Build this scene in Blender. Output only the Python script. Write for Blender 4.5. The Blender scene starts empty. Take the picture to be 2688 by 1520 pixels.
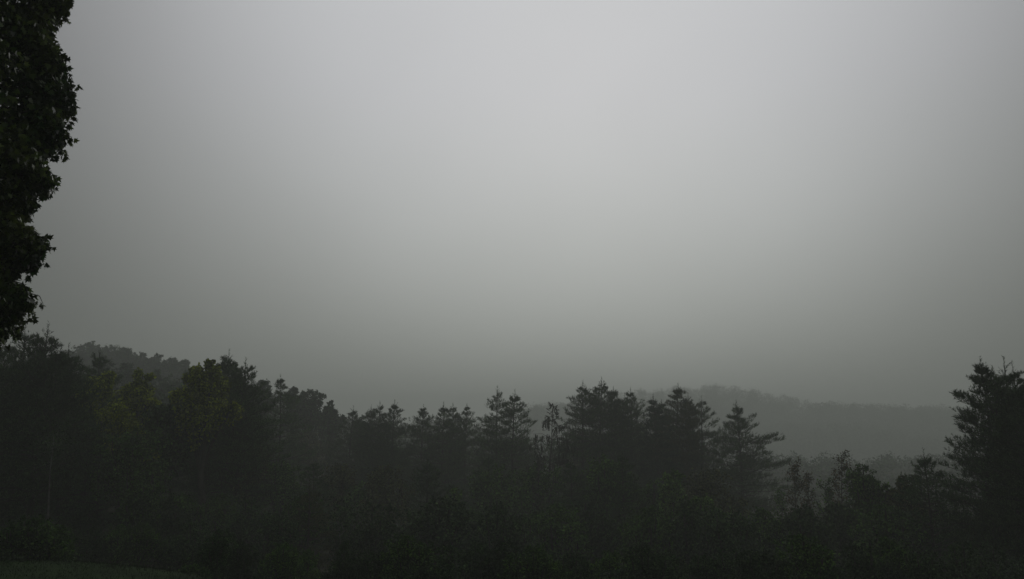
import bpy, math, random
import numpy as np
from mathutils import Vector

S = bpy.context.scene
C = S.collection
R = math.radians
# ------------------------------------------------------------------ camera
F = 2328.0            # focal length in pixels of a 2688 wide frame
PITCH = R(10.2)
cam_d = bpy.data.cameras.new('camera'); cam = bpy.data.objects.new('camera', cam_d); C.objects.link(cam)
cam_d.sensor_width = 36.0; cam_d.lens = 36.0*F/2688.0
cam_d.clip_start = 0.1; cam_d.clip_end = 5000
cam.location = (0, 0, 0); cam.rotation_euler = (R(90)+PITCH, 0, 0)
S.camera = cam
# ------------------------------------------------------------------ light
SUN_EL, SUN_AZ = R(24), R(5)          # azimuth measured from +Y towards +X
sundir = Vector((math.sin(SUN_AZ)*math.cos(SUN_EL), math.cos(SUN_AZ)*math.cos(SUN_EL), math.sin(SUN_EL)))
w = bpy.data.worlds.new('World'); S.world = w; w.use_nodes = True
nt = w.node_tree; nt.nodes.clear()
N = nt.nodes.new; L = nt.links.new
def math_node(op, a, b=None, c=None):
    n = N('ShaderNodeMath'); n.operation = op
    for i, v in enumerate((a, b, c)):
        if v is None: continue
        if isinstance(v, (int, float)): n.inputs[i].default_value = v
        else: L(v, n.inputs[i])
    return n.outputs[0]
out = N('ShaderNodeOutputWorld'); bg = N('ShaderNodeBackground'); bg.inputs[1].default_value = 0.1
sky = N('ShaderNodeTexSky'); sky.sky_type = 'NISHITA'; sky.sun_disc = False
sky.sun_elevation = SUN_EL; sky.sun_rotation = SUN_AZ; sky.dust_density = 5
tc = N('ShaderNodeTexCoord')
nrm = N('ShaderNodeVectorMath'); nrm.operation = 'NORMALIZE'; L(tc.outputs['Generated'], nrm.inputs[0])
def lobe(az, el, width, amp, pw=2.0):
    v = (math.sin(R(az))*math.cos(R(el)), math.cos(R(az))*math.cos(R(el)), math.sin(R(el)))
    d = N('ShaderNodeVectorMath'); d.operation = 'DOT_PRODUCT'; L(nrm.outputs[0], d.inputs[0]); d.inputs[1].default_value = v
    a = math_node('ARCCOSINE', math_node('MINIMUM', d.outputs['Value'], 0.99999))
    q = math_node('POWER', math_node('MULTIPLY', a, 1.0/R(width)), pw)
    return math_node('MULTIPLY', math_node('EXPONENT', math_node('MULTIPLY', q, -1.0)), amp)
SKY_BASE = 0.15
LOBES = [(4.5, 29, 30, 5.6, 3.0), (0, 90, 50, 2.4), (5, 6, 20, 1.9)]
sep = N('ShaderNodeSeparateXYZ'); L(nrm.outputs[0], sep.inputs[0])
up = math_node('MAXIMUM', sep.outputs[2], 0.0)
tot = math_node('ADD', math_node('MULTIPLY', up, 0.5), SKY_BASE)
for lb in LOBES: tot = math_node('ADD', tot, lobe(*lb))
# soft mottling of the cloud sheet
cl = N('ShaderNodeTexNoise'); cl.inputs['Scale'].default_value = 2.2; cl.inputs['Detail'].default_value = 3
L(nrm.outputs[0], cl.inputs['Vector'])
tot = math_node('MULTIPLY', tot, math_node('MULTIPLY_ADD', cl.outputs[0], 0.26, 0.87))
tint = N('ShaderNodeMix'); tint.data_type = 'RGBA'
L(math_node('MINIMUM', math_node('MULTIPLY', up, 2.6), 1.0), tint.inputs[0])
tint.inputs[6].default_value = (0.945, 1.0, 0.93, 1); tint.inputs[7].default_value = (0.965, 0.98, 1.018, 1)
cloud = N('ShaderNodeVectorMath'); cloud.operation = 'SCALE'; L(tint.outputs[2], cloud.inputs[0]); L(tot, cloud.inputs['Scale'])
mx = N('ShaderNodeMix'); mx.data_type = 'RGBA'; mx.inputs[0].default_value = 0.994   # thick cloud sheet over the clear sky
L(sky.outputs[0], mx.inputs[6]); L(cloud.outputs[0], mx.inputs[7])
L(mx.outputs[2], bg.inputs[0]); L(bg.outputs[0], out.inputs[0])

sd = bpy.data.lights.new('sun', 'SUN'); sd.energy = 0.5; sd.angle = R(25); sd.color = (1, 1, 0.97)
so = bpy.data.objects.new('sun', sd); C.objects.link(so); so.rotation_euler = (-sundir).to_track_quat('-Z', 'Y').to_euler()
S.view_settings.view_transform = 'Standard'; S.view_settings.look = 'None'; S.view_settings.gamma = 1
S.view_settings.exposure = 0.0
S.render.engine = 'CYCLES'
S.cycles.volume_bounces = 3
S.cycles.max_bounces = 6

# ------------------------------------------------------------------ helpers
rng = np.random.default_rng(11)
def nz(a): return a/np.maximum(np.linalg.norm(a, axis=-1, keepdims=True), 1e-9)
def at(px, py, Y):
    u, v = (px-1344)/F, (760-py)/F
    dy = math.cos(PITCH)-v*math.sin(PITCH); dz = math.sin(PITCH)+v*math.cos(PITCH)
    s = Y/dy
    return np.array([u*s, Y, dz*s])

CP = np.array([  # terrain control points x, y, z
 (0,0,-3),(-15,0,-2.6),(15,0,-3.4),(0,-60,2),(-80,-60,4),(80,-60,0),(0,14,-3.5),(-9,24,-3.75),(-18,30,-3.7),(-30,32,-3.2),(-22,36,-4.2),(-14,31,-4.1),
 (8,25,-6.5),(20,25,-7),(-4,32,-6.5),(-20,50,-7),(-40,45,-4.5),(-60,60,-3),(0,50,-9.5),(-10,45,-8.5),(20,50,-10),(40,50,-9),(70,60,-9),
 (-30,75,-8),(-50,90,-4),(0,75,-12),(30,80,-13),(60,80,-12),(-25,110,-9),(0,100,-13),(0,140,-14),(50,120,-14),(90,120,-13),
 (-60,140,0),(-100,120,4),(-122,245,14),(-90,255,9),(-52,260,-3),(-180,260,22),(-155,400,26),(-75,190,3),(-115,190,8),(0,200,-14),(60,200,-13),(120,200,-12),
 (0,300,-9),(100,300,-7),(180,300,-6),(100,400,-12),(220,400,-12),(169,676,-14),(364,676,-14),(52,728,-13),(260,767,3),(104,884,31),(203,949,48),(321,949,30),(439,897,22),(546,897,22),(0,1014,21),(254,1144,49),(710,1014,18),(120,500,-12),(260,500,-12),(-150,500,16),
 (-300,200,25),(-400,500,25),(300,150,-5),(500,300,8),(-30,1200,30),(400,1300,40),(-400,900,24),(900,900,18),(-900,900,22),(900,0,0),(-900,0,20),(0,-300,8)], float)
def ground_z(x, y):
    x = np.atleast_1d(np.asarray(x, float)); y = np.atleast_1d(np.asarray(y, float))
    d2 = (x[:, None]-CP[None, :, 0])**2+(y[:, None]-CP[None, :, 1])**2
    sc = 6.0+0.03*(CP[:, 0]**2+CP[:, 1]**2)**0.5*3
    wgt = 1.0/(d2+sc[None, :]**2*0.4)**1.9
    z = (wgt*CP[None, :, 2]).sum(1)/wgt.sum(1)
    far = np.clip((np.hypot(x, y)-40)/150, 0, 1)
    return z+far*(0.8*np.sin(x*0.037+1)*np.cos(y*0.029)+0.5*np.sin(x*0.09+y*0.05))
def gz(x, y): return float(ground_z(x, y)[0])

def mesh_np(name, verts, faces_flat, loop_tot, m, smooth=False):
    me = bpy.data.meshes.new(name)
    verts = np.asarray(verts, np.float32)
    me.vertices.add(len(verts)); me.vertices.foreach_set('co', verts.ravel())
    faces_flat = np.asarray(faces_flat, np.int32); loop_tot = np.asarray(loop_tot, np.int32)
    me.loops.add(len(faces_flat)); me.loops.foreach_set('vertex_index', faces_flat)
    me.polygons.add(len(loop_tot))
    me.polygons.foreach_set('loop_start', np.concatenate([[0], np.cumsum(loop_tot)[:-1]]).astype(np.int32))
    me.polygons.foreach_set('loop_total', loop_tot)
    if smooth: me.polygons.foreach_set('use_smooth', np.ones(len(loop_tot), bool))
    me.update(calc_edges=True); me.materials.append(m)
    return me
def link(name, me, parent=None):
    o = bpy.data.objects.new(name, me); C.objects.link(o)
    if parent is not None: o.parent = parent
    return o
def tag(o, label=None, cat=None, group=None, kind=None):
    if label: o['label'] = label
    if cat: o['category'] = cat
    if group: o['group'] = group
    if kind: o['kind'] = kind
    return o
def thing(name, loc, label, cat, group=None):
    o = bpy.data.objects.new(name, None); C.objects.link(o); o.location = loc; o.empty_display_size = 0.3
    return tag(o, label, cat, group)

def material(name, c1, c2, scale=1.5, rough=0.75, trans=0.0, bump=0.0, vary=0.25):
    m = bpy.data.materials.new(name); m.use_nodes = True; t = m.node_tree; t.nodes.clear()
    o = t.nodes.new('ShaderNodeOutputMaterial'); b = t.nodes.new('ShaderNodeBsdfPrincipled')
    tcn = t.nodes.new('ShaderNodeTexCoord'); n = t.nodes.new('ShaderNodeTexNoise'); n.inputs['Scale'].default_value = scale; n.inputs['Detail'].default_value = 4
    r = t.nodes.new('ShaderNodeValToRGB'); r.color_ramp.elements[0].position = 0.35; r.color_ramp.elements[1].position = 0.68
    r.color_ramp.elements[0].color = (*c1, 1); r.color_ramp.elements[1].color = (*c2, 1)
    t.links.new(tcn.outputs['Object'], n.inputs['Vector']); t.links.new(n.outputs[0], r.inputs[0])
    oi = t.nodes.new('ShaderNodeObjectInfo'); mr = t.nodes.new('ShaderNodeMapRange')
    mr.inputs[3].default_value = 1-vary; mr.inputs[4].default_value = 1+vary
    t.links.new(oi.outputs['Random'], mr.inputs[0])
    vm = t.nodes.new('ShaderNodeVectorMath'); vm.operation = 'SCALE'
    t.links.new(r.outputs[0], vm.inputs[0]); t.links.new(mr.outputs[0], vm.inputs['Scale'])
    if trans:      # every leaf or needle blade has its own shade
        ge = t.nodes.new('ShaderNodeNewGeometry'); pw = t.nodes.new('ShaderNodeMath'); pw.operation = 'POWER'; pw.inputs[1].default_value = 2.5
        t.links.new(ge.outputs['Random Per Island'], pw.inputs[0])
        m2 = t.nodes.new('ShaderNodeMapRange'); m2.inputs[3].default_value = 0.45; m2.inputs[4].default_value = 2.2; t.links.new(pw.outputs[0], m2.inputs[0])
        v2 = t.nodes.new('ShaderNodeVectorMath'); v2.operation = 'SCALE'; t.links.new(vm.outputs[0], v2.inputs[0]); t.links.new(m2.outputs[0], v2.inputs['Scale']); vm = v2
    t.links.new(vm.outputs[0], b.inputs['Base Color']); b.inputs['Roughness'].default_value = rough
    b.inputs['Specular IOR Level'].default_value = 0.03 if name in ('lawn', 'grass_blades', 'meadow', 'woodland_ground') else 0.2
    if bump:
        bp = t.nodes.new('ShaderNodeBump'); bp.inputs['Strength'].default_value = bump; bp.inputs['Distance'].default_value = 0.1
        t.links.new(n.outputs[0], bp.inputs['Height']); t.links.new(bp.outputs[0], b.inputs['Normal'])
    if trans:
        tr = t.nodes.new('ShaderNodeBsdfTranslucent'); t.links.new(vm.outputs[0], tr.inputs[0])
        mxs = t.nodes.new('ShaderNodeMixShader'); mxs.inputs[0].default_value = trans
        t.links.new(b.outputs[0], mxs.inputs[1]); t.links.new(tr.outputs[0], mxs.inputs[2]); t.links.new(mxs.outputs[0], o.inputs[0])
    else: t.links.new(b.outputs[0], o.inputs[0])
    return m
M = dict(
 bark=material('bark', (0.03, 0.027, 0.024), (0.06, 0.053, 0.045), 3, 0.9, bump=0.5),
 pale_bark=material('pale_bark', (0.07, 0.07, 0.063), (0.14, 0.135, 0.125), 4, 0.8, bump=0.3),
 pine=material('pine_needles', (0.025, 0.048, 0.017), (0.062, 0.115, 0.035), 0.8, trans=0.1),
 spruce=material('spruce_needles', (0.012, 0.024, 0.013), (0.03, 0.052, 0.028), 0.8, trans=0.1),
 olive=material('olive_needles', (0.03, 0.042, 0.012), (0.08, 0.09, 0.028), 0.8, trans=0.1),
 brown=material('dying_needles', (0.014, 0.014, 0.009), (0.03, 0.028, 0.016), 0.8),
 leaf=material('green_leaves', (0.022, 0.055, 0.011), (0.07, 0.14, 0.024), 0.7, trans=0.3),
 dark=material('dark_leaves', (0.015, 0.034, 0.011), (0.042, 0.082, 0.022), 0.7, trans=0.2),
 yellow=material('yellow_green_leaves', (0.09, 0.125, 0.006), (0.26, 0.31, 0.012), 0.5, trans=0.35),
 fresh=material('fresh_green_leaves', (0.05, 0.11, 0.02), (0.14, 0.24, 0.05), 0.7, trans=0.3),
 maple=material('maple_leaves', (0.014, 0.042, 0.010), (0.10, 0.13, 0.028), 1.3, 0.5, trans=0.25, vary=0),
 russet=material('russet_leaves', (0.035, 0.03, 0.014), (0.08, 0.062, 0.03), 0.8, trans=0.25),
 soil=material('woodland_ground', (0.018, 0.02, 0.010), (0.045, 0.045, 0.024), 0.12, 0.95, bump=0.6, vary=0),
 lawn=material('lawn', (0.010, 0.022, 0.005), (0.02, 0.042, 0.009), 0.8, 0.95, bump=0.4, vary=0),
 grass=material('grass_blades', (0.008, 0.018, 0.004), (0.014, 0.032, 0.006), 0.6, 0.8, trans=0.2, vary=0),
 meadow=material('meadow', (0.05, 0.06, 0.028), (0.08, 0.09, 0.042), 0.1, 0.95, vary=0),
)

class Tri:                      # collects needle and leaf faces
    def __init__(s): s.v = []; s.f = []; s.t = []; s.n = 0
    def add(s, V, k):           # V: (n, k, 3)
        n = len(V); s.v.append(V.reshape(-1, 3)); s.f.append(np.arange(n*k)+s.n); s.t.append(np.full(n, k)); s.n += n*k
    def mesh(s, name, m): return mesh_np(name, np.concatenate(s.v), np.concatenate(s.f), np.concatenate(s.t), m)
class Tubes:
    def __init__(s, k=5): s.v = []; s.f = []; s.n = 0; s.k = k
    def add(s, pts, rad, k=None):
        k = k or s.k; pts = np.asarray(pts, float); m = len(pts); rad = np.broadcast_to(rad, (m,))
        tn = nz(np.gradient(pts, axis=0)); ref = np.array([1., 0, 0]) if abs(tn[0][0]) < 0.8 else np.array([0, 1., 0])
        a = nz(np.cross(tn, ref)); b = np.cross(tn, a); th = np.arange(k)*2*math.pi/k
        ring = pts[:, None]+rad[:, None, None]*(a[:, None]*np.cos(th)[None, :, None]+b[:, None]*np.sin(th)[None, :, None])
        s.v.append(ring.reshape(-1, 3)); i = np.arange(m-1)[:, None]*k; j = np.arange(k)[None]; j2 = (j+1) % k
        s.f.append((np.stack([i+j, i+j2, i+k+j2, i+k+j], -1)+s.n).reshape(-1, 4)); s.n += m*k
    def mesh(s, name, m):
        f = np.concatenate(s.f); return mesh_np(name, np.concatenate(s.v), f.ravel(), np.full(len(f), 4), m, True)

def brushes(T, P, D, Ln, rg, k=11, blade=0.2, width=0.03, open_=0.9):
    """bottle-brush tufts of needles: positions P, directions D, lengths Ln"""
    n = len(P); u = rg.random((n, k))**0.8
    st = P[:, None]+D[:, None]*(u*np.asarray(Ln)[:, None])[..., None]
    rd = rg.normal(size=(n, k, 3)); rd = nz(rd-(rd*D[:, None]).sum(-1, keepdims=True)*D[:, None])
    bd = nz(D[:, None]*1.0+rd*open_)*(blade*rg.uniform(0.7, 1.3, (n, k)))[..., None]
    sd_ = nz(np.cross(bd, rg.normal(size=(n, k, 3))))*width*0.5
    T.add(np.stack([st-sd_, st+sd_, st+bd], 2).reshape(-1, 3, 3), 3)
def leaves(T, P, rg, size=0.22, droop=0.4):
    n = len(P); d = rg.normal(size=(n, 3)); d[:, 2] -= droop; d = nz(d)
    s_ = nz(np.cross(d, rg.normal(size=(n, 3)))); l = (size*rg.uniform(0.6, 1.25, n))[:, None]
    T.add(np.stack([P, P+d*l*0.45+s_*l*0.36, P+d*l, P+d*l*0.5-s_*l*0.36], 1), 4)
ML = np.array([(0,0),(0.16,-0.02),(0.5,0.12),(0.3,0.3),(0.52,0.62),(0.2,0.5),(0.0,1.0),(-0.2,0.5),(-0.52,0.62),(-0.3,0.3),(-0.5,0.12),(-0.16,-0.02)])
def maple_leaves(T, P, rg, size=0.12):
    n = len(P); d = rg.normal(size=(n, 3))*0.6; d[:, 2] -= 0.75; d = nz(d)
    s_ = nz(np.cross(d, rg.normal(size=(n, 3)))); l = (size*rg.uniform(0.65, 1.2, n))[:, None, None]
    T.add(P[:, None]+(s_[:, None]*ML[None, :, :1]+d[:, None]*ML[None, :, 1:])*l, 12)

def pine_parts(seed, H, wid, bare=0.1, leaders=((0, 0, 1.0),), dens=1.0, spacing=0.62, rise=0.5, shape=0.75, tuft=0.5, side=None, droop=0.0, k=11, rough=0.4, slope=0.64):
    """white-pine like tree of height H; wid = branch length near the crown base"""
    rg = np.random.default_rng(seed); T = Tri(); W = Tubes()
    for li, (lx, ly, lh) in enumerate(leaders):
        h = H*lh; nseg = 12; tt = np.linspace(0, 1, nseg)
        bend = rg.normal(size=2)*0.012*h
        off = np.stack([lx*np.clip((tt-0.35)/0.4, 0, 1)+bend[0]*np.sin(tt*3.1), ly*np.clip((tt-0.35)/0.4, 0, 1)+bend[1]*np.sin(tt*2.7), tt*h], 1)
        W.add(off, (0.013*h*(1-tt)**0.9+0.015)*(1 if li == 0 else 0.6), 7)
        def tp(z): return np.array([np.interp(z, off[:, 2], off[:, i]) for i in range(3)])
        z = h*(bare if li == 0 else 0.45); Ps, Ds, Ls = [], [], []
        while z < h-0.5:
            t = 1-(z-h*bare)/(h-h*bare)     # 0 at tip
            dd_ = h-z; ww = wid*(1 if li == 0 else 0.7); base = min(0.3*dd_+0.16*slope*dd_**2, ww*(1-math.exp(-dd_*slope*1.25/ww)))
            nb = int(rg.integers(5, 8)); a0 = rg.uniform(0, 6.28)
            for b in range(nb):
                az = a0+b*6.283/nb+rg.normal()*0.25
                ln = (base*rg.uniform(1-rough, 1.12)+0.10)
                if side is not None: ln *= 1+side[1]*math.cos(az-side[0])
                if t > 0.8: ln *= rg.uniform(0.4, 1.0)
                el = rise*(0.12+0.95*math.exp(-dd_/3.2))*rg.uniform(0.35, 1.45)-0.05-droop*t; el = min(el, 0.75)
                s_ = np.linspace(0, 1, 6)
                hd = np.array([math.cos(az), math.sin(az), 0]); o0 = tp(z+rg.uniform(-0.33, 0.33)*min(1, dd_/1.2))
                curve = ln*(s_[:, None]*hd*math.cos(el))+np.outer(ln*(s_*math.sin(el)+0.12*(s_**2.2)*(1 if droop == 0 else 0.1)), [0, 0, 1])
                curve += np.cumsum(rg.normal(size=(6, 3))*0.045*ln, 0); curve -= curve[0]
                pts = o0+curve
                W.add(pts, np.linspace(0.02+0.010*ln, 0.010, 6), 3)
                nt_ = max(4, int((7+ln*13)*dens))
                q = 1-rg.random(nt_)**1.3*0.85; q[0] = 1.0
                pp = np.stack([np.interp(q, s_, pts[:, i]) for i in range(3)], 1)
                lat = np.array([-hd[1], hd[0], 0]); sidev = rg.choice([-1, 1], nt_)*rg.random(nt_)*(0.12+0.34*ln*(1.2-q)*1.3); sidev[0] = 0
                tipp = pp+lat*sidev[:, None]+hd*np.abs(sidev)[:, None]*0.5+np.array([0, 0, 1])*(np.abs(sidev)*0.25-0.02)[:, None]
                dd = hd*0.55+lat*np.sign(sidev)[:, None]*0.3+np.array([0, 0, 0.95-0.9*droop*0.8])+rg.normal(size=(nt_, 3))*0.3
                Ps.append(tipp); Ds.append(nz(dd)); Ls.append(tuft*rg.uniform(0.5, 1.15, nt_)*(0.45+0.55*min(1, dd_/3.0)))
            z += spacing*rg.uniform(0.7, 1.3)
        tipa = rg.uniform(0, 6.28, 6); tpz = rg.uniform(0.35, 0.9, 6)
        Ps.append(np.array([tp(h-q_) for q_ in tpz])); Ds.append(nz(np.stack([np.cos(tipa)*.6, np.sin(tipa)*.6, np.full(6, 0.8)], 1))); Ls.append(np.full(6, 0.55)*tuft/0.5)
        Ps.append(np.array([tp(h-0.35*i) for i in (0.0, 1, 2)])); Ds.append(np.tile([[0, 0, 1.]], (3, 1))); Ls.append(np.array([0.45, .6, .6])*tuft/0.5)
        P = np.concatenate(Ps); D = np.concatenate(Ds); Ln = np.concatenate(Ls)
        brushes(T, P, D, Ln, rg, k=k, blade=0.19*tuft/0.5, width=0.036*tuft/0.5)
    return W, T

def broad_parts(seed, H, wid, crown0=0.35, nl=18, leaf=0.26, n=9000, lobe_r=0.42, flat=1.0, trunk_r=0.02, forked=0, squash=1.0):
    """broadleaf tree: limbs run to lobes, leaves lie on twig shells round each lobe"""
    rg = np.random.default_rng(seed); T = Tri(); W = Tubes()
    zc = H*(crown0+1)/2; hz = H*(1-crown0)/2
    fork = H*crown0*0.8
    W.add([(0, 0, 0), (rg.normal()*0.1, rg.normal()*0.1, fork*0.6), (0, 0, fork), (rg.normal()*0.2, rg.normal()*0.2, H*0.82)], [trunk_r*H*1.2, trunk_r*H, trunk_r*H*0.8, 0.03], 7)
    dirs = nz(rg.normal(size=(nl, 3))*np.array([1, 1, 0.9])+np.array([0, 0, 0.35]))
    dirs[0] = (0.05, 0.05, 1)
    rr = rg.uniform(0.45, 0.85, nl); rr[0] = 0.8
    cen = dirs*rr[:, None]*np.array([wid, wid, hz])+np.array([0, 0, zc])
    lr = lobe_r*wid*rg.uniform(0.6, 1.15, nl)
    lr = np.minimum(lr, np.maximum(H-cen[:, 2], 0.25*wid))
    for c, r_ in zip(cen, lr):
        mid = c*np.array([0.35, 0.35, 0]) + np.array([0, 0, fork+(c[2]-fork)*0.5])
        W.add([(0, 0, min(fork, c[2])), mid, c, c+np.array([0, 0, r_*0.6])], [trunk_r*H*0.5, trunk_r*H*0.32, 0.05, 0.02], 4)
    wts = lr**2/np.sum(lr**2)
    for c, r_, wt in zip(cen, lr, wts):
        m = int(n*wt); cl_ = max(4, m//26)
        d = nz(rg.normal(size=(cl_, 3))+np.array([0, 0, 0.25])); cc = c+d*(r_*rg.uniform(0.55, 1.05, cl_))[:, None]*np.array([1, 1, squash])
        pick = rg.integers(0, cl_, m); P = cc[pick]+rg.normal(size=(m, 3))*r_*0.13
        leaves(T, P, rg, leaf)
    m = n//5; d = nz(rg.normal(size=(m, 3))); leaves(T, np.array([0, 0, zc])+d*(rg.random(m)**0.5)[:, None]*np.array([wid, wid, hz])*0.7, rg, leaf*1.2)
    return W, T

def sapling_parts(seed, H, wid, leaf=0.16, n=900, start=0.25, nbr=26):
    rg = np.random.default_rng(seed); T = Tri(); W = Tubes()
    zz = np.linspace(0, H, 9); tr = np.stack([np.cumsum(rg.normal(size=9)*0.07), np.cumsum(rg.normal(size=9)*0.07), zz], 1)
    W.add(tr, np.linspace(0.10, 0.015, 9), 6)
    for i in range(nbr):
        f = start+(1-start)*i/nbr; z = H*f; p0 = np.array([np.interp(z, zz, tr[:, k]) for k in range(3)])
        az = rg.uniform(0, 6.28); ln = wid*(1.15-f)*rg.uniform(0.6, 1.3)+0.3; hd = np.array([math.cos(az), math.sin(az), 0])
        s_ = np.linspace(0, 1, 5)[:, None]; pts = p0+hd*ln*s_*0.75+np.array([0, 0, 1])*ln*(s_*0.7+0.25*s_**2)+np.cumsum(rg.normal(size=(5, 3))*0.04*ln, 0)
        W.add(pts, np.linspace(0.035, 0.008, 5), 3)
        for j in range(4):
            q = rg.integers(1, 4); e = pts[q]+nz(rg.normal(size=3)+np.array([0, 0, .6])+hd*.4)*ln*0.35
            W.add([pts[q], (pts[q]+e)/2+rg.normal(size=3)*.03, e], [0.014, 0.01, 0.006], 3)
            m = max(2, n//nbr//6); leaves(T, e+rg.normal(size=(m, 3))*0.16, rg, leaf)
        m = max(3, n//nbr//2); q = rg.uniform(0.3, 1, m)
        P = np.stack([np.interp(q, s_[:, 0], pts[:, k]) for k in range(3)], 1)+rg.normal(size=(m, 3))*0.12
        leaves(T, P, rg, leaf)
    return W, T

def weeping_parts(seed, H):
    """thin conifer with a small dense tip and limp hanging sprays"""
    rg = np.random.default_rng(seed); T = Tri(); W = Tubes()
    zz = np.linspace(0, H, 10); tr = np.stack([np.interp(zz, [0, H], [-0.9, 0.25])+rg.normal(size=10)*0.05, rg.normal(size=10)*0.05, zz], 1)
    W.add(tr, np.linspace(0.16, 0.02, 10), 7)
    def tp(z): return np.array([np.interp(z, zz, tr[:, k]) for k in range(3)])
    P, D, Ln = [], [], []
    for i in range(70):
        z = H-0.05-2.0*rg.random(); a = rg.uniform(0, 6.28); l = 0.15+0.35*(H-z)/2*rg.random()*1.6
        e = tp(z)+np.array([math.cos(a)*l, math.sin(a)*l, 0.05]); W.add([tp(z), e], [0.015, 0.006], 3); P.append(e); D.append(nz(np.array([math.cos(a)*.5, math.sin(a)*.5, rg.uniform(-1, .6)]))); Ln.append(0.35)
    spec = [(-1.9, 3.2, 1.4), (-1.0, 1.9, 1.5), (-0.65, 1.5, 1.8), (1.0, 2.4, 0.9), (1.9, 2.3, .5), (-2.2, 4.2, 1.4), (1.2, 3.4, 1.3), (2.0, 3.7, 1.2), (0.6, 2.6, 1.6), (-0.5, 3.3, 1.3), (2.6, 4.4, 1.1), (1.5, 5.0, 1.2), (-1.3, 5.6, 1.1), (-2.3, 6.4, .9)]
    spec += [(rg.uniform(-2, 2), rg.uniform(5, 11), rg.uniform(.5, 1.2)) for _ in range(22)]
    for dx, dz, hang in spec:
        p0 = tp(H-dz-0.3); e = np.array([tp(H-dz)[0]+dx, p0[1]+rg.uniform(-1, 1), H-dz+0.25]); mid = (p0+e)/2+np.array([0, 0, 0.28])
        W.add([p0, mid, e], [0.035, 0.025, 0.012], 3)
        m = int(9+abs(dx)*6)
        for j in range(m):
            q = rg.uniform(0.35, 1.0); s = (1-q)**2*p0+2*q*(1-q)*mid+q*q*e
            P.append(s+rg.normal(size=3)*0.05); D.append(nz(np.array([rg.normal()*.12, rg.normal()*.12, -1]))); Ln.append(hang*rg.uniform(.35, 1)*(0.4+0.6*q))
    brushes(T, np.array(P), np.array(D), np.array(Ln), rg, k=24, blade=0.15, width=0.05, open_=0.6)
    return W, T

def plant(name, x, y, parts, mats, label, cat, group=None, rot=None, scale=(1, 1, 1), names=('trunk', 'crown'), sink=0.15):
    root = thing(name, (x, y, gz(x, y)-sink), label, cat, group)
    W, T = parts
    a = W if isinstance(W, bpy.types.Mesh) else W.mesh(names[0], M[mats[0]])
    b = T if isinstance(T, bpy.types.Mesh) else T.mesh(names[1], M[mats[1]])
    link(names[0], a, root); link(names[1], b, root)
    root.rotation_euler = (0, 0, rot or 0); root.scale = scale
    return root, (a, b)

# ------------------------------------------------------------------ ground
def grid_mesh(name, xs, ys, m, dz=0.0):
    X, Y = np.meshgrid(xs, ys); Z = ground_z(X.ravel(), Y.ravel())+dz
    V = np.stack([X.ravel(), Y.ravel(), Z], 1); nx, ny = len(xs), len(ys)
    i = np.arange(ny-1)[:, None]*nx+np.arange(nx-1)[None]
    f = np.stack([i, i+1, i+nx+1, i+nx], -1).reshape(-1, 4)
    return mesh_np(name, V, f.ravel(), np.full(len(f), 4), m, True)
def warp(lo, hi, n, p=2.0):
    t = np.linspace(-1, 1, n); s = np.sign(t)*np.abs(t)**p
    return np.where(s < 0, -s*lo, s*hi)
gx = warp(-1300, 1300, 161, 2.6); gy = np.concatenate([np.linspace(-400, -10, 14), np.linspace(-7, 120, 64), np.linspace(125, 520, 60), np.linspace(540, 1500, 22)])
tag(link('ground', grid_mesh('ground', gx, gy, M['soil'])), kind='structure')
def patch(name, poly, step, m, dz):
    """part of the terrain surface inside a convex-ish outline, laid just above it"""
    poly = np.array(poly, float); lo, hi = poly.min(0), poly.max(0)
    xs = np.arange(lo[0], hi[0]+step, step); ys = np.arange(lo[1], hi[1]+step, step)
    X, Y = np.meshgrid(xs, ys); V = np.stack([X.ravel(), Y.ravel(), ground_z(X.ravel(), Y.ravel())+dz], 1)
    def inside(px, py):
        c = np.zeros(len(px), bool); j = len(poly)-1
        for i in range(len(poly)):
            (xi, yi), (xj, yj) = poly[i], poly[j]
            c ^= ((yi > py) != (yj > py)) & (px < (xj-xi)*(py-yi)/(yj-yi+1e-12)+xi); j = i
        return c
    nx, ny = len(xs), len(ys); i = (np.arange(ny-1)[:, None]*nx+np.arange(nx-1)[None]).ravel()
    ok = inside(V[i, 0]+step/2, V[i, 1]+step/2); i = i[ok]
    f = np.stack([i, i+1, i+nx+1, i+nx], -1)
    return mesh_np(name, V, f.ravel(), np.full(len(f), 4), m, True), inside
LAWN = [(-60, -20), (25, -20), (14, 10), (1, 17), (-4.6, 24), (-8.8, 31), (-14.5, 38.5), (-24, 41), (-34, 41), (-60, 41)]
lm, lawn_in = patch('lawn', LAWN, 0.35, M['lawn'], 0.05)
tag(link('lawn', lm), kind='structure')
mm, _ = patch('meadow', [(104, 612), (560, 612), (572, 652), (390, 656), (156, 654), (104, 640)], 3.0, M['meadow'], 0.15)
tag(link('meadow', mm), kind='structure')
T = Tri(); P = np.stack([rng.uniform(-30, 5, 60000), rng.uniform(14, 41, 60000)], 1); P = P[lawn_in(P[:, 0], P[:, 1])]
P3 = np.column_stack([P, ground_z(P[:, 0], P[:, 1])+0.04]); n = len(P3); d = nz(rng.normal(size=(n, 3))*[.5, .5, .1]+[0, 0, 1])*rng.uniform(.05, .14, (n, 1))
s_ = nz(np.cross(d, rng.normal(size=(n, 3))))*0.012; T.add(np.stack([P3-s_, P3+s_, P3+d], 1), 3)
tag(link('grass', T.mesh('grass', M['grass'])), 'short dark grass of the lawn at the lower left', 'grass', kind='stuff')

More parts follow.
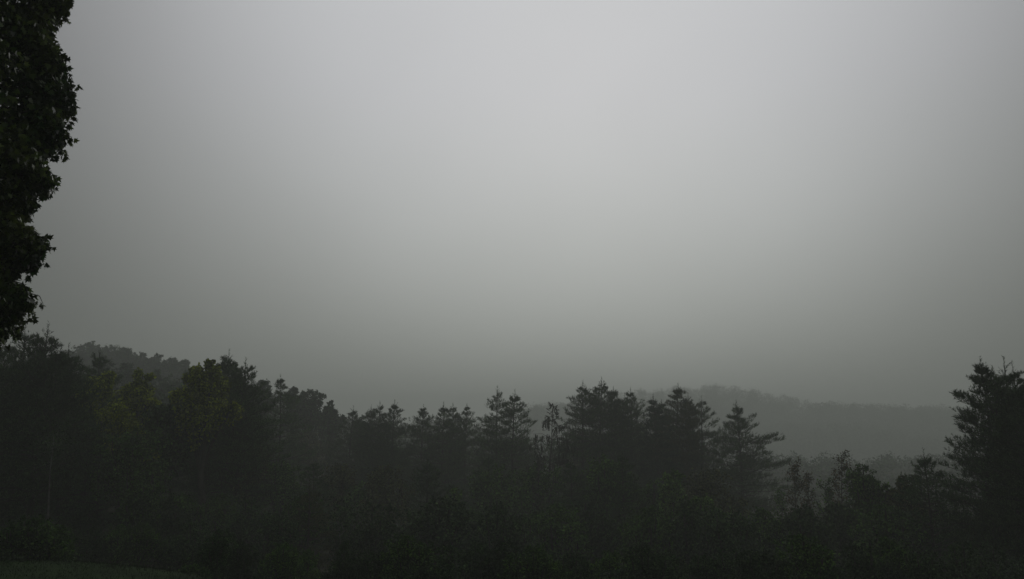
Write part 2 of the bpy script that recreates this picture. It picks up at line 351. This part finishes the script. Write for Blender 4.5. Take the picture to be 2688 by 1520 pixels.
# ------------------------------------------------------------------ the near maple at the left edge
def maple():
    rg = np.random.default_rng(5); Y0 = 13.0; T = Tri(); W = Tubes(6)
    prof = [(-300,120),(-200,170),(-100,190),(0,196),(40,190),(60,138),(98,136),(122,128),(140,158),(160,172),(190,182),(225,192),(248,160),(266,206),(300,205),(316,172),(327,152),(340,194),(352,190),(372,178),(400,160),(422,120),(440,114),(458,128),(476,160),(506,158),(516,106),(540,96),(566,104),(588,58),(602,78),(622,108),(650,128),(675,122),(712,108),(720,76),(738,36),(752,58),(772,76),(795,112),(812,96),(832,72),(850,52),(880,38),(905,15),(925,-30)]
    cx = -10.6; base = gz(cx, Y0); zr = []
    for y, x in prof:                       # radius and height where each sight line grazes the crown
        d = at(x, y, 1.0); q = (cx*d[0]+Y0*d[1])/(d[0]**2+d[1]**2); zr.append((d[2]*q, math.hypot(cx-d[0]*q, Y0-d[1]*q)))
    zr = np.array(sorted(zr)); zs, rs = zr[:, 0], zr[:, 1]; AZ = R(27)
    # trunk and limbs
    W.add([(0, 0, 0), (0.05, 0, 2.5), (0.1, 0.1, 5), (0, 0.1, 8.5), (0, 0, 11)], [0.36, 0.3, 0.26, 0.16, 0.05], 12)
    sprays = []
    zlo, zhi = zs[0], zs[-1]
    def rad(z, az):
        r0 = np.interp(z, zs, rs)
        dev = np.abs(np.angle(np.exp(1j*(az-AZ))))
        wob = 0.35*np.sin(3*az+z*1.7)+0.25*np.sin(5*az-z*2.3)
        return r0+wob*np.clip(dev*2.0-0.45, 0, 1)
    # spray centres in a thick outer shell, dense on the side seen
    for zone, cnt in (('edge', 1500), ('face', 3200), ('rest', 600)):
        z = rg.uniform(zlo-0.3, zhi, cnt)
        if zone == 'edge': az = rg.normal(AZ, 0.12, cnt)
        elif zone == 'face': az = rg.uniform(-2.2, 0.8, cnt)
        else: az = rg.uniform(0, 6.283, cnt)
        q = 1-np.abs(rg.normal(0, 0.07 if zone == 'edge' else 0.2, cnt))
        r_ = np.maximum(rad(z, az)*q-0.10, 0.4)
        sprays.append(np.stack([np.cos(az)*r_, np.sin(az)*r_, z-base], 1))
    sp = np.concatenate(sprays)
    # boughs from the trunk to the sprays
    for i in range(0, len(sp), 9):
        e = sp[i]; r_ = math.hypot(e[0], e[1]); z0 = max(2.2, e[2]-r_*0.45)
        s = np.array([0.05, 0, min(z0, 10)]); mid = (s+e)/2+np.array([0, 0, 0.35])
        W.add([s, mid, e*[.96, .96, 1]], [0.07, 0.04, 0.012], 4)
    P = []
    for c in sp:
        m = int(rg.integers(12, 20)); out_ = nz(np.array([c[0], c[1], 0]))
        p = c+rg.normal(size=(m, 3))*np.array([0.12, 0.12, 0.09]); P.append(p)
    P = np.concatenate(P)
    tips = []
    for i in range(170):                     # loose hanging twig tips beyond the mass
        z = rg.uniform(zlo, zhi); az = rg.normal(AZ, 0.16); r_ = rad(z, az)+rg.uniform(-0.16, 0.04)
        c = np.array([math.cos(az)*r_, math.sin(az)*r_, z-base]); n_ = int(rg.integers(3, 8))
        W.add([c*[.93, .93, 1]+[0, 0, .12], c*[.98, .98, 1]+[0, 0, .08], c-[0, 0, .05]], [0.012, 0.008, 0.004], 3)
        tips.append(c+np.cumsum(rg.normal(size=(n_, 3))*0.03+[0, 0, -0.012], 0))
    tips = np.concatenate(tips)
    rr = np.hypot(P[:, 0], P[:, 1]); az = np.arctan2(P[:, 1], P[:, 0]); keep = rr < np.minimum(rad(P[:, 2]+base-0.10, az), rad(P[:, 2]+base, az))-0.03
    P = np.concatenate([P[keep], tips])
    maple_leaves(T, P, rg, 0.10)
    root = thing('maple_tree', (cx, Y0, base), 'large near maple hanging dark lobed leaves down the left edge of the photo', 'tree')
    link('trunk', W.mesh('trunk', M['bark']), root); link('crown', T.mesh('crown', M['maple']), root)
maple()

# ------------------------------------------------------------------ named trees
MARKS = [(-20, 'the very left edge'), (62, 'the hanging maple tip'), (130, 'the ragged reddish spire'), (182, 'the low pointed conifer'), (262, 'the slim conifer tip'), (300, 'the left rounded yellow green tree'), (372, 'the arched olive tree'),
 (460, 'the low end of the misty hill row'), (545, 'the bright yellow green dome'), (602, 'the spiky dark pine'), (655, 'the sloping pine shoulder'), (735, 'the isolated pine'), (800, 'the taller grey round crown'), (868, 'the lower grey round crown'), (928, 'the short pine tip'),
 (998, 'the left bushy topped pine'), (1050, 'the reddish tipped pine'), (1112, 'the narrow pine'), (1165, 'the flat topped pine'), (1226, 'the slender upswept pine'), (1306, 'the tall central pine'), (1362, 'the right central twin pine'), (1446, 'the weeping conifer'),
 (1530, 'the needle sharp spire'), (1590, 'the highest pointed pine'), (1655, 'the shoulder pine with two tips'), (1714, 'the cross tipped spruce'), (1780, 'the stepped olive pine'), (1842, 'the feathery pine'), (1932, 'the spreading tiered pine'), (2010, 'the long right boughs of the spreading pine'),
 (2086, 'the bare topped sapling'), (2150, 'the gap between the thin saplings'), (2204, 'the russet twigged sapling'), (2262, 'the bushy olive tree'), (2320, 'the dip right of the bushy olive tree'), (2372, 'the right hand olive bushy tree'), (2440, 'the low stepping pine'), (2510, 'the left boughs of the big right pine'), (2576, 'the big right pine'), (2640, 'the forked right pine'), (2710, 'the right edge')]
used = set()
def where(px, base):
    for x, nm in sorted(MARKS, key=lambda q: abs(q[0]-px)):
        d = px-x; rel = 'straight' if abs(d) < 14 else ('just left' if d < 0 else 'just right')
        for r_ in (rel, 'straight'):
            lb = base.format(('straight below ' if r_ == 'straight' else r_+' of ')+nm)
            if lb not in used: used.add(lb); return lb
    return base.format('amid the wood')
def fan(px, py, Y): 
    p = at(px, py, Y); return p[0], p[1], p[2]-gz(p[0], p[1])
seed = [100]
def pine(px, py, Y, half, label, mat='pine', lead=None, group=None, name='pine_tree', **kw):
    Y = Y*1.17 if 86 <= Y <= 100 else Y
    x, y, H = fan(px, py, Y); seed[0] += 1
    lds = [(0, 0, 1.0)]
    for (lpx, lpy) in (lead or []):
        q = at(lpx, lpy, Y); lds.append((q[0]-x, rng.uniform(-.5, .5), (q[2]-gz(x, y))/H))
    kw.setdefault('bare', max(0.05, 1-13/H) if H > 13 else 0.08)
    return plant(name, x, y, pine_parts(seed[0], H+0.1, 1.5*half/F*Y, leaders=lds, **kw), ('bark', mat), label, 'tree', group)
def broad(px, py, Y, half, label, mat='leaf', group=None, name='broadleaf_tree', cat='tree', names=('trunk', 'crown'), **kw):
    x, y, H = fan(px, py, Y); seed[0] += 1
    return plant(name, x, y, broad_parts(seed[0], H, half/F*Y, **kw), ('bark', mat), label, cat, group, names=names)

# left slope
pine(130, 862, 58, 150, 'dark conifer with a ragged reddish spire right of the hanging maple leaves', lead=[(112, 905), (158, 915)], rise=0.9, shape=0.8)
pine(62, 868, 60, 130, 'dark conifer half hidden behind the tip of the hanging maple leaves', lead=[(20, 900)], rise=0.9)
pine(182, 915, 64, 110, 'low pointed conifer right of the ragged spire on the left slope', rise=0.8)
pine(262, 925, 78, 110, 'slim dark conifer tip in front of the misty hill at far left', rise=0.8)
pine(-20, 900, 55, 150, 'dark conifer at the very left edge below the maple leaves', rise=0.9)
broad(285, 962, 72, 66, 'yellow green rounded tree, left one of the pair below the misty hill', 'yellow', crown0=0.45, n=9000, leaf=0.24, lobe_r=0.36, nl=20)
broad(372, 962, 75, 64, 'olive tree with an arched top, right one of the pair below the misty hill', 'yellow', crown0=0.5, n=8500, leaf=0.24, lobe_r=0.34, nl=18)
broad(545, 942, 70, 82, 'brightest yellow green domed tree beside the dark spiky pines', 'yellow', crown0=0.5, n=12000, leaf=0.25, lobe_r=0.36, nl=24)
broad(430, 1050, 70, 80, 'green tree below and between the yellow green crowns', 'leaf', crown0=0.3, n=9000, leaf=0.24)
broad(330, 1075, 66, 85, 'dim yellow green tree under the rounded pair on the left slope', 'yellow', crown0=0.3, n=9000, leaf=0.22)
pine(602, 930, 78, 105, 'dark pine with several needle spikes beside the bright yellow green dome', lead=[(580, 948), (618, 958)], rise=0.95, shape=0.65, dens=1.2)
pine(645, 950, 76, 120, 'dark pine whose shoulder slopes down right from the spiky pine', lead=[(628, 968)], rise=0.9, shape=0.62, dens=1.2)
pine(735, 992, 88, 95, 'isolated pine with a visible straight trunk and tiered boughs in front of pale round crowns', rise=0.6, shape=0.5, spacing=0.65, dens=1.2, rough=0.6, bare=0.3)
# misty trees on the left hill
hill = [(200, 916, 175, 40), (236, 892, 185, 46), (292, 908, 185, 42), (335, 912, 180, 36), (378, 922, 178, 40), (415, 924, 176, 36), (452, 934, 175, 36), (484, 940, 172, 30), (508, 956, 170, 26)]
hl = ['misty round tree at the left end of the hill row, beside the low conifer', 'tallest misty dome on the left hill', 'misty tree just right of the tallest dome on the hill', 'misty tree left of the dip in the hill treeline', 'misty tree right of the dip in the hill treeline',
      'misty tree midway down the falling hill treeline', 'small crowned misty tree low on the falling hill treeline', 'misty tree next above the end of the hill row', 'last and lowest misty tree of the hill row, touching the yellow dome']
for (px, py, Y, hw), lb in zip(hill, hl):
    broad(px, py, Y*1.32, hw*1.3, lb, 'dark', 'misty trees along the left hill', crown0=0.3, n=10000, leaf=0.45, lobe_r=0.28, nl=36)
for px, Y, H in ((170, 150, 14), (260, 150, 14), (340, 152, 14), (420, 150, 13), (490, 150, 13), (220, 120, 12), (310, 118, 12), (400, 122, 12), (470, 125, 12), (100, 120, 14)):
    x = (px-1344)/F*Y; seed[0] += 1
    plant('broadleaf_tree', x, Y, broad_parts(seed[0], H, 4.2, 0.25, n=4200, leaf=0.45), ('bark', 'dark'), where(px, 'dim '+('upper' if Y > 130 else 'lower')+' slope tree {}'), 'tree', 'dim trees under the misty hill treeline')
# pale broadleaf crowns behind the isolated pine
broad(690, 992, 150, 40, 'pale grey round tree just left of the isolated pine', 'dark', crown0=0.4, n=7000, leaf=0.32, lobe_r=0.36)
broad(770, 1005, 152, 30, 'small pale tree just right of the isolated pine', 'dark', crown0=0.4, n=5000, leaf=0.32, lobe_r=0.36)
broad(818, 1018, 148, 44, 'pale round crowned tree, taller of the two right of the isolated pine', 'dark', crown0=0.4, n=8000, leaf=0.32, lobe_r=0.34)
broad(868, 1042, 145, 42, 'grey round crowned tree, lower and right of the two beyond the isolated pine', 'dark', crown0=0.4, n=8000, leaf=0.32, lobe_r=0.34)
broad(948, 1080, 142, 34, 'small round crown between dark pine tips left of centre', 'dark', crown0=0.4, n=5000, leaf=0.32)
# central row
pine(928, 1072, 96, 60, 'short pine tip at the foot of the grey round crowns', rise=0.7)
pine(998, 1062, 94, 66, 'bushy topped pine, left one of the pair left of centre', lead=[(975, 1072)], rise=0.7, shape=0.5)
pine(1036, 1058, 93, 74, 'bushy topped pine with a reddish tip, right one of the pair left of centre', rise=0.6, shape=0.5)
pine(1112, 1070, 95, 60, 'narrow pine after the gap right of the reddish tipped pine', rise=0.7)
pine(1165, 1062, 97, 68, 'broad low pine with a flat spread of tips near centre', lead=[(1188, 1066)], rise=0.7, shape=0.5)
pine(1226, 1066, 98, 50, 'slender pine with upswept boughs left of the tall central pine', rise=1.0, shape=0.6, dens=0.8)
pine(1306, 1020, 92, 88, 'tall central pine with open upswept boughs and bare upper trunk', rise=0.8, shape=0.55, spacing=0.7, rough=0.55)
pine(1352, 1030, 91, 92, 'tall central pine right of its twin, left of the weeping tree', rise=0.8, slope=0.62, side=(3.14, 0.1))
x, y, H = fan(1446, 1057, 90)
plant('weeping_conifer', x, y, weeping_parts(7, H), ('bark', 'brown'), 'thin half bare conifer with limp hanging sprays between the two tall pine groups', 'tree')
pine(1530, 1007, 90, 76, 'tall pine with a needle sharp spire right of the weeping conifer', rise=0.9, slope=0.6, side=(0, 0.2))
pine(1580, 997, 91, 96, 'highest pointed pine of the central group', rise=0.85, shape=0.55, lead=[(1612, 1022)], dens=1.2)
pine(1655, 1026, 93, 70, 'pine with two reaching tips on the right shoulder of the highest pine', rise=1.0, shape=0.5, lead=[(1640, 1040)])
pine(1714, 1042, 86, 42, 'dark pointed spruce with a cross shaped tip', 'spruce', name='spruce_tree', rise=0.3, spacing=0.42, slope=0.42, rough=0.5)
pine(1737, 1056, 90, 56, 'paler pine just behind the pointed spruce', rise=0.9, shape=0.6)
pine(1780, 1015, 90, 58, 'olive dense pine with a stepped top right of the spruce', 'olive', lead=[(1806, 1040)], rise=0.7, dens=1.0, spacing=0.5, slope=0.6)
pine(1842, 1048, 91, 58, 'feathery pine between the olive pine and the spreading one', rise=0.8, slope=0.62, spacing=0.75)
pine(1932, 1060, 86, 98, 'spreading pine with long tiered boughs at the right end of the central group', rise=0.45, shape=0.75, spacing=0.5, rough=0.7, side=(0, 0.15), bare=0.1, dens=1.3, slope=0.8)
# right side
def sapling(px, py, Y, wid, label, mat='russet', group=None, **kw):
    x, y, H = fan(px, py, Y); seed[0] += 1
    return plant('sapling', x, y, sapling_parts(seed[0], H, wid, **kw), ('bark', mat), label, 'sapling', group)
sapling(2086, 1212, 70, 1.5, 'thin bare topped sapling right of the spreading pine', n=1300)
sapling(2204, 1190, 68, 1.7, 'tall thin sapling with russet twigs left of the bushy tree', n=1500)
sapling(2118, 1240, 73, 1.3, 'short sapling between the two tall thin ones', n=1500)
sapling(2160, 1262, 72, 1.5, 'leafy sapling just left of the russet twigged one', 'leaf', n=2200)
sapling(2050, 1290, 74, 1.2, 'small sapling nearest the spreading pine', 'leaf', n=1600)
broad(2262, 1208, 62, 84, 'bushy olive tree right of the two thin saplings', 'leaf', crown0=0.2, n=12000, leaf=0.17, lobe_r=0.36, nl=26)
broad(2372, 1238, 60, 70, 'olive bushy tree under the left boughs of the big right pine', 'olive', crown0=0.2, n=9000, leaf=0.17)
pine(2576, 950, 50, 110, 'big dark pine at right with upswept candle tips and long left boughs', rise=0.7, shape=0.85, spacing=0.45, tuft=0.42, dens=1.3, slope=0.55, rough=0.45, bare=0.03, k=13)
pine(2634, 950, 49, 105, 'dark pine forked at the top beside the big right pine', lead=[(2652, 966), (2618, 975)], rise=1.1, shape=0.55, tuft=0.42, dens=1.0, k=13, slope=0.5, rough=0.6)
pine(2700, 1000, 47, 110, 'dark pine cut off by the right edge of the photo', lead=[(2672, 1010)], rise=0.9, shape=0.5, tuft=0.42, dens=1.3, k=13, slope=0.6)
pine(2425, 1190, 54, 80, 'low dark pine stepping down left from the big right pine', rise=0.6, shape=0.9, tuft=0.4, spacing=0.4, bare=0.02)
# understory, told apart
broad(1765, 1228, 68, 62, 'fresh green tree low in front of the olive pine', 'fresh', crown0=0.3, n=7500, leaf=0.2, lobe_r=0.36)
broad(1850, 1300, 62, 70, 'blue green low tree under the spreading pine', 'fresh', crown0=0.25, n=7000, leaf=0.18)
pine(812, 1268, 58, 95, 'young bright tipped conifer with layered boughs low left of centre', 'olive', rise=0.15, shape=0.7, spacing=0.5, dens=1.1, bare=0.03, tuft=0.36)
broad(1190, 1275, 66, 60, 'greenish small tree low beneath the slender central pine', 'fresh', crown0=0.25, n=6000, leaf=0.18)
broad(400, 1260, 55, 80, 'dim green tree in the wood above the lawn edge', 'leaf', crown0=0.2, n=8000, leaf=0.18)
broad(95, 1360, 36, 112, 'large rounded bush on the lawn at the lower left', 'leaf', name='bush', cat='bush', names=('stem', 'foliage'), crown0=0.04, n=9000, leaf=0.11, lobe_r=0.45, nl=22, trunk_r=0.015)
broad(640, 1462, 40, 95, 'low rounded bush at the bottom edge right of the lawn', 'dark', name='bush', cat='bush', names=('stem', 'foliage'), crown0=0.04, n=8000, leaf=0.11, lobe_r=0.45, nl=20, trunk_r=0.015)
broad(520, 1478, 38, 55, 'small bush where the lawn edge meets the bottom of the photo', 'leaf', name='bush', cat='bush', names=('stem', 'foliage'), crown0=0.04, n=5000, leaf=0.1, lobe_r=0.45, trunk_r=0.015)
# pale forked stem and birch trunk
def pale_stem(name, pts, rads, Y, label, twigs):
    q = [at(px, py, Y) for px, py in pts[0]]; base = q[0].copy(); g = gz(base[0], Y)
    root = thing(name, (base[0], Y, g), label, 'tree'); W = Tubes(6); T = Tri(); rg = np.random.default_rng(3)
    for k, line in enumerate(pts):
        w3 = [at(px, py, Y)-np.array([base[0], Y, g]) for px, py in line]
        if k == 0: w3 = [np.array([w3[0][0]+0.1, 0, -0.1])]+w3
        r_ = np.linspace(rads[k], rads[k]*0.35, len(w3)); W.add(w3, r_)
        tip = w3[-1]
        for j in range(twigs):
            e = tip+nz(rg.normal(size=3)+[0, 0, 1.2])*rg.uniform(.5, 1.3); W.add([tip, (tip+e)/2, e], [0.02, 0.014, 0.007], 3)
            leaves(T, e+rg.normal(size=(60, 3))*.4, rg, .13)
    link('trunk', W.mesh('trunk', M['pale_bark']), root); link('crown', T.mesh('crown', M['dark']), root)
pale_stem('pale_forked_tree', [[(901, 1478), (897, 1450), (892, 1410), (890, 1385), (887, 1365)], [(900, 1460), (908, 1430), (918, 1405), (930, 1385)], [(892, 1408), (903, 1396)]], [0.05, 0.035, 0.025], 50, 'young tree with a pale forked stem low in the centre left wood', 5)
pale_stem('birch_tree', [[(127, 1335), (128, 1300), (130, 1270), (131, 1238), (136, 1200), (141, 1170)]], [0.05], 48, 'slim birch with a pale straight trunk above the rounded bush', 9)

# ------------------------------------------------------------------ filler trees that nothing tells apart
def protos(kind, n):
    res = []
    for i in range(n):
        seed[0] += 1
        if kind == 'pine': W, T = pine_parts(seed[0], 15.0, 3.4, bare=0.12, rise=0.7, shape=0.55)
        elif kind == 'small': W, T = broad_parts(seed[0], 6.0, 2.2, 0.02, n=7500, leaf=0.17)
        else: W, T = broad_parts(seed[0], 12.0, 3.6, 0.25, n=8000, leaf=0.24)
        mat = {'pine': 'pine', 'small': ('dark', 'leaf', 'dark', 'dark')[i % 4], 'broad': ('leaf', 'olive', 'leaf')[i % 3]}[kind]
        res.append((W.mesh('trunk', M['bark']), T.mesh('crown', M[mat])))
    return res
PP, PB, PS = protos('pine', 4), protos('broad', 3), protos('small', 4)
def fill(kind, px, py, Y, label, group, cat='tree', nm=None):
    pr, h0 = {'pine': (PP, 15.0), 'broad': (PB, 12.0), 'small': (PS, 6.0)}[kind]
    x, y, H = fan(px, py, Y); H = max(H, 2.0)
    s = H/h0; sw = min(s, 1.25)*rng.uniform(.9, 1.15)
    label = where(px, label.replace('KIND', {'pine': 'conifer', 'broad': 'leafy tree'}.get(kind, '')))
    root = thing(nm or {'pine': 'pine_tree', 'broad': 'broadleaf_tree', 'small': 'understory_tree'}[kind], (x, y, gz(x, y)-.1), label, cat, group)
    pr = pr[int(rng.integers(len(pr)))]
    for nm_, me in zip(('trunk', 'crown'), pr): link(nm_, me, root)
    root.rotation_euler = (0, 0, rng.uniform(0, 6.28)); root.scale = (sw, sw, s)
# second rank of pines below the tips, filling the wood
sk = np.array([(0, 960), (150, 960), (250, 1000), (450, 1010), (600, 1010), (700, 1060), (800, 1085), (880, 1100), (1000, 1100), (1100, 1115), (1250, 1105), (1350, 1100), (1500, 1090), (1650, 1090), (1750, 1100), (1850, 1105), (1940, 1150), (1990, 1230), (2050, 1330), (2688, 1330)])
for i, px in enumerate(range(20, 1960, 62)):
    py = np.interp(px, sk[:, 0], sk[:, 1])+rng.uniform(15, 60)
    fill('pine' if rng.random() < .75 else 'broad', px+rng.uniform(-18, 18), py, rng.uniform(122, 134) if px > 650 else rng.uniform(84, 96), 'dim second rank KIND {}', 'second rank trees of the wood')
for i, px in enumerate(range(-10, 1960, 75)):
    py = np.interp(px, sk[:, 0], sk[:, 1])+rng.uniform(90, 170)
    fill('broad' if rng.random() < .6 else 'pine', px+rng.uniform(-25, 25), py, rng.uniform(70, 82) if px > 400 else rng.uniform(58, 68), 'dark mid height KIND {}', 'dark trees in the body of the wood')
for i, px in enumerate(range(180, 2760, 80)):
    py = rng.uniform(1290, 1350) if px < 2050 else rng.uniform(1300, 1340)
    fill('small', px+rng.uniform(-25, 25), py, rng.uniform(52, 62), 'small shaded tree low {}', 'small leafy trees low in the wood')
for i, px in enumerate(range(560, 2780, 85)):
    fill('small', px+rng.uniform(-30, 30), rng.uniform(1395, 1450), rng.uniform(33, 39), 'dark bottom edge shrub {}', 'shrubs along the bottom edge', cat='shrub', nm='shrub')

for i, px in enumerate(range(190, 560, 62)):
    fill('small', px+rng.uniform(-12, 12), rng.uniform(1350, 1400), rng.uniform(45, 50), 'dark lawn edge shrub {}', 'shrubs along the far edge of the lawn', cat='shrub', nm='shrub')
# ------------------------------------------------------------------ far wood on the right ridge: reads as one mass
def far_wood():
    rg = np.random.default_rng(77); T = Tri(); W = Tubes(4); cnt = 0
    spots = []
    ridge = [(1390, 1062, 300), (1420, 1068, 300), (1478, 1050, 330), (1510, 1062, 330), (1560, 1046, 350), (1640, 1026, 380), (1675, 1018, 390), (1712, 1014, 390), (1755, 1010, 395), (1800, 1008, 400), (1850, 1004, 405), (1900, 1006, 410), (1945, 1012, 410), (1990, 1018, 410), (2030, 1030, 405), (2075, 1040, 400), (2120, 1052, 370), (2165, 1050, 360), (2210, 1056, 360), (2260, 1055, 365), (2310, 1055, 370), (2360, 1054, 375), (2420, 1056, 380), (2480, 1055, 380), (2540, 1056, 385), (2600, 1054, 385), (2680, 1056, 385)]
    for px, py, Y in ridge:
        for k in range(7):
            p = at(px+rg.uniform(-26, 26), py+rg.uniform(-2, 16)*(1 if k else .3), Y*2.37+rg.uniform(-20, 20)); spots.append((p[0], p[1], p[2], 16))
    for i in range(1700):
        Y = rg.uniform(656, 936); px = rg.uniform(1380, 2760); x = (px-1344)/F*Y
        if Y < 661+10*math.sin(px*.02): continue
        spots.append((x, Y, gz(x, Y)+rg.uniform(13, 22), 15))
    for i in range(700):                     # the wood goes on over the left hill
        Y = rg.uniform(235, 560); px = rg.uniform(-500, 1380); x = (px-1344)/F*Y; zt = gz(x, Y)+rg.uniform(8, 12)
        if zt/Y*F > np.interp(px, [0, 200, 500, 620, 800, 900, 1400], [270, 255, 205, 200, 130, 85, 80]): continue
        spots.append((x, Y, zt, 12))
    for i in range(380):
        Y = rg.uniform(200, 420); px = rg.uniform(1900, 2760); x = (px-1344)/F*Y; spots.append((x, Y, gz(x, Y)+rg.uniform(4, 6), 6))
    for x, y, zt, h in spots:
        r_ = rg.uniform(7, 11) if h > 13 else rg.uniform(5.5, 8) if h > 8 else rg.uniform(3, 5); m = 130; c = np.array([x, y, zt-r_*1.1])
        d = nz(rg.normal(size=(m, 3))+[0, -.3, .5]); cl_ = c+nz(rg.normal(size=(7, 3))+[0, 0, .4])*r_*.5
        P = cl_[rg.integers(0, 7, m)]+d*r_*0.55*rg.uniform(.7, 1.05, (m, 1))*[1, 1, 1.1]
        leaves(T, P, rg, 1.5 if h > 8 else 0.8, 0.2)
        P = c+rg.normal(size=(50, 3))*[r_*.5, r_*.5, 1]-[0, 0, r_*1.1]; leaves(T, P, rg, 2.4, .2)
        W.add([(x, y, min(gz(x, y), zt-6)-.3), (x, y, zt-r_)], [.3, .12], 4)
    o = tag(link('distant_wood', T.mesh('distant_wood', M['dark'])), 'far wooded ridges fading into the mist behind the nearer trees', 'distant wood', kind='stuff')
    tk = link('trunks', W.mesh('trunks', M['bark']), o); tk['kind'] = 'stuff'
far_wood()

# ------------------------------------------------------------------ haze
def haze():
    x0, x1, y0, y1, z0, z1 = -1320, 1320, -420, 1520, -30, 84
    V = [(x, y, z) for z in (z0, z1) for y in (y0, y1) for x in (x0, x1)]
    fs = [(0, 2, 3, 1), (4, 5, 7, 6), (0, 1, 5, 4), (1, 3, 7, 5), (3, 2, 6, 7), (2, 0, 4, 6)]
    me = bpy.data.meshes.new('haze'); me.from_pydata(V, [], fs); me.update()
    m = bpy.data.materials.new('haze'); m.use_nodes = True; t = m.node_tree; t.nodes.clear()
    o = t.nodes.new('ShaderNodeOutputMaterial'); v = t.nodes.new('ShaderNodeVolumePrincipled')
    v.inputs['Density'].default_value = HAZE; v.inputs['Color'].default_value = (0.695, 0.73, 0.678, 1); v.inputs['Anisotropy'].default_value = 0.3
    t.links.new(v.outputs[0], o.inputs['Volume']); me.materials.append(m)
    tag(link('haze', me), 'thin grey mist filling the valley air', 'mist', kind='stuff')
HAZE = 0.0018
haze()
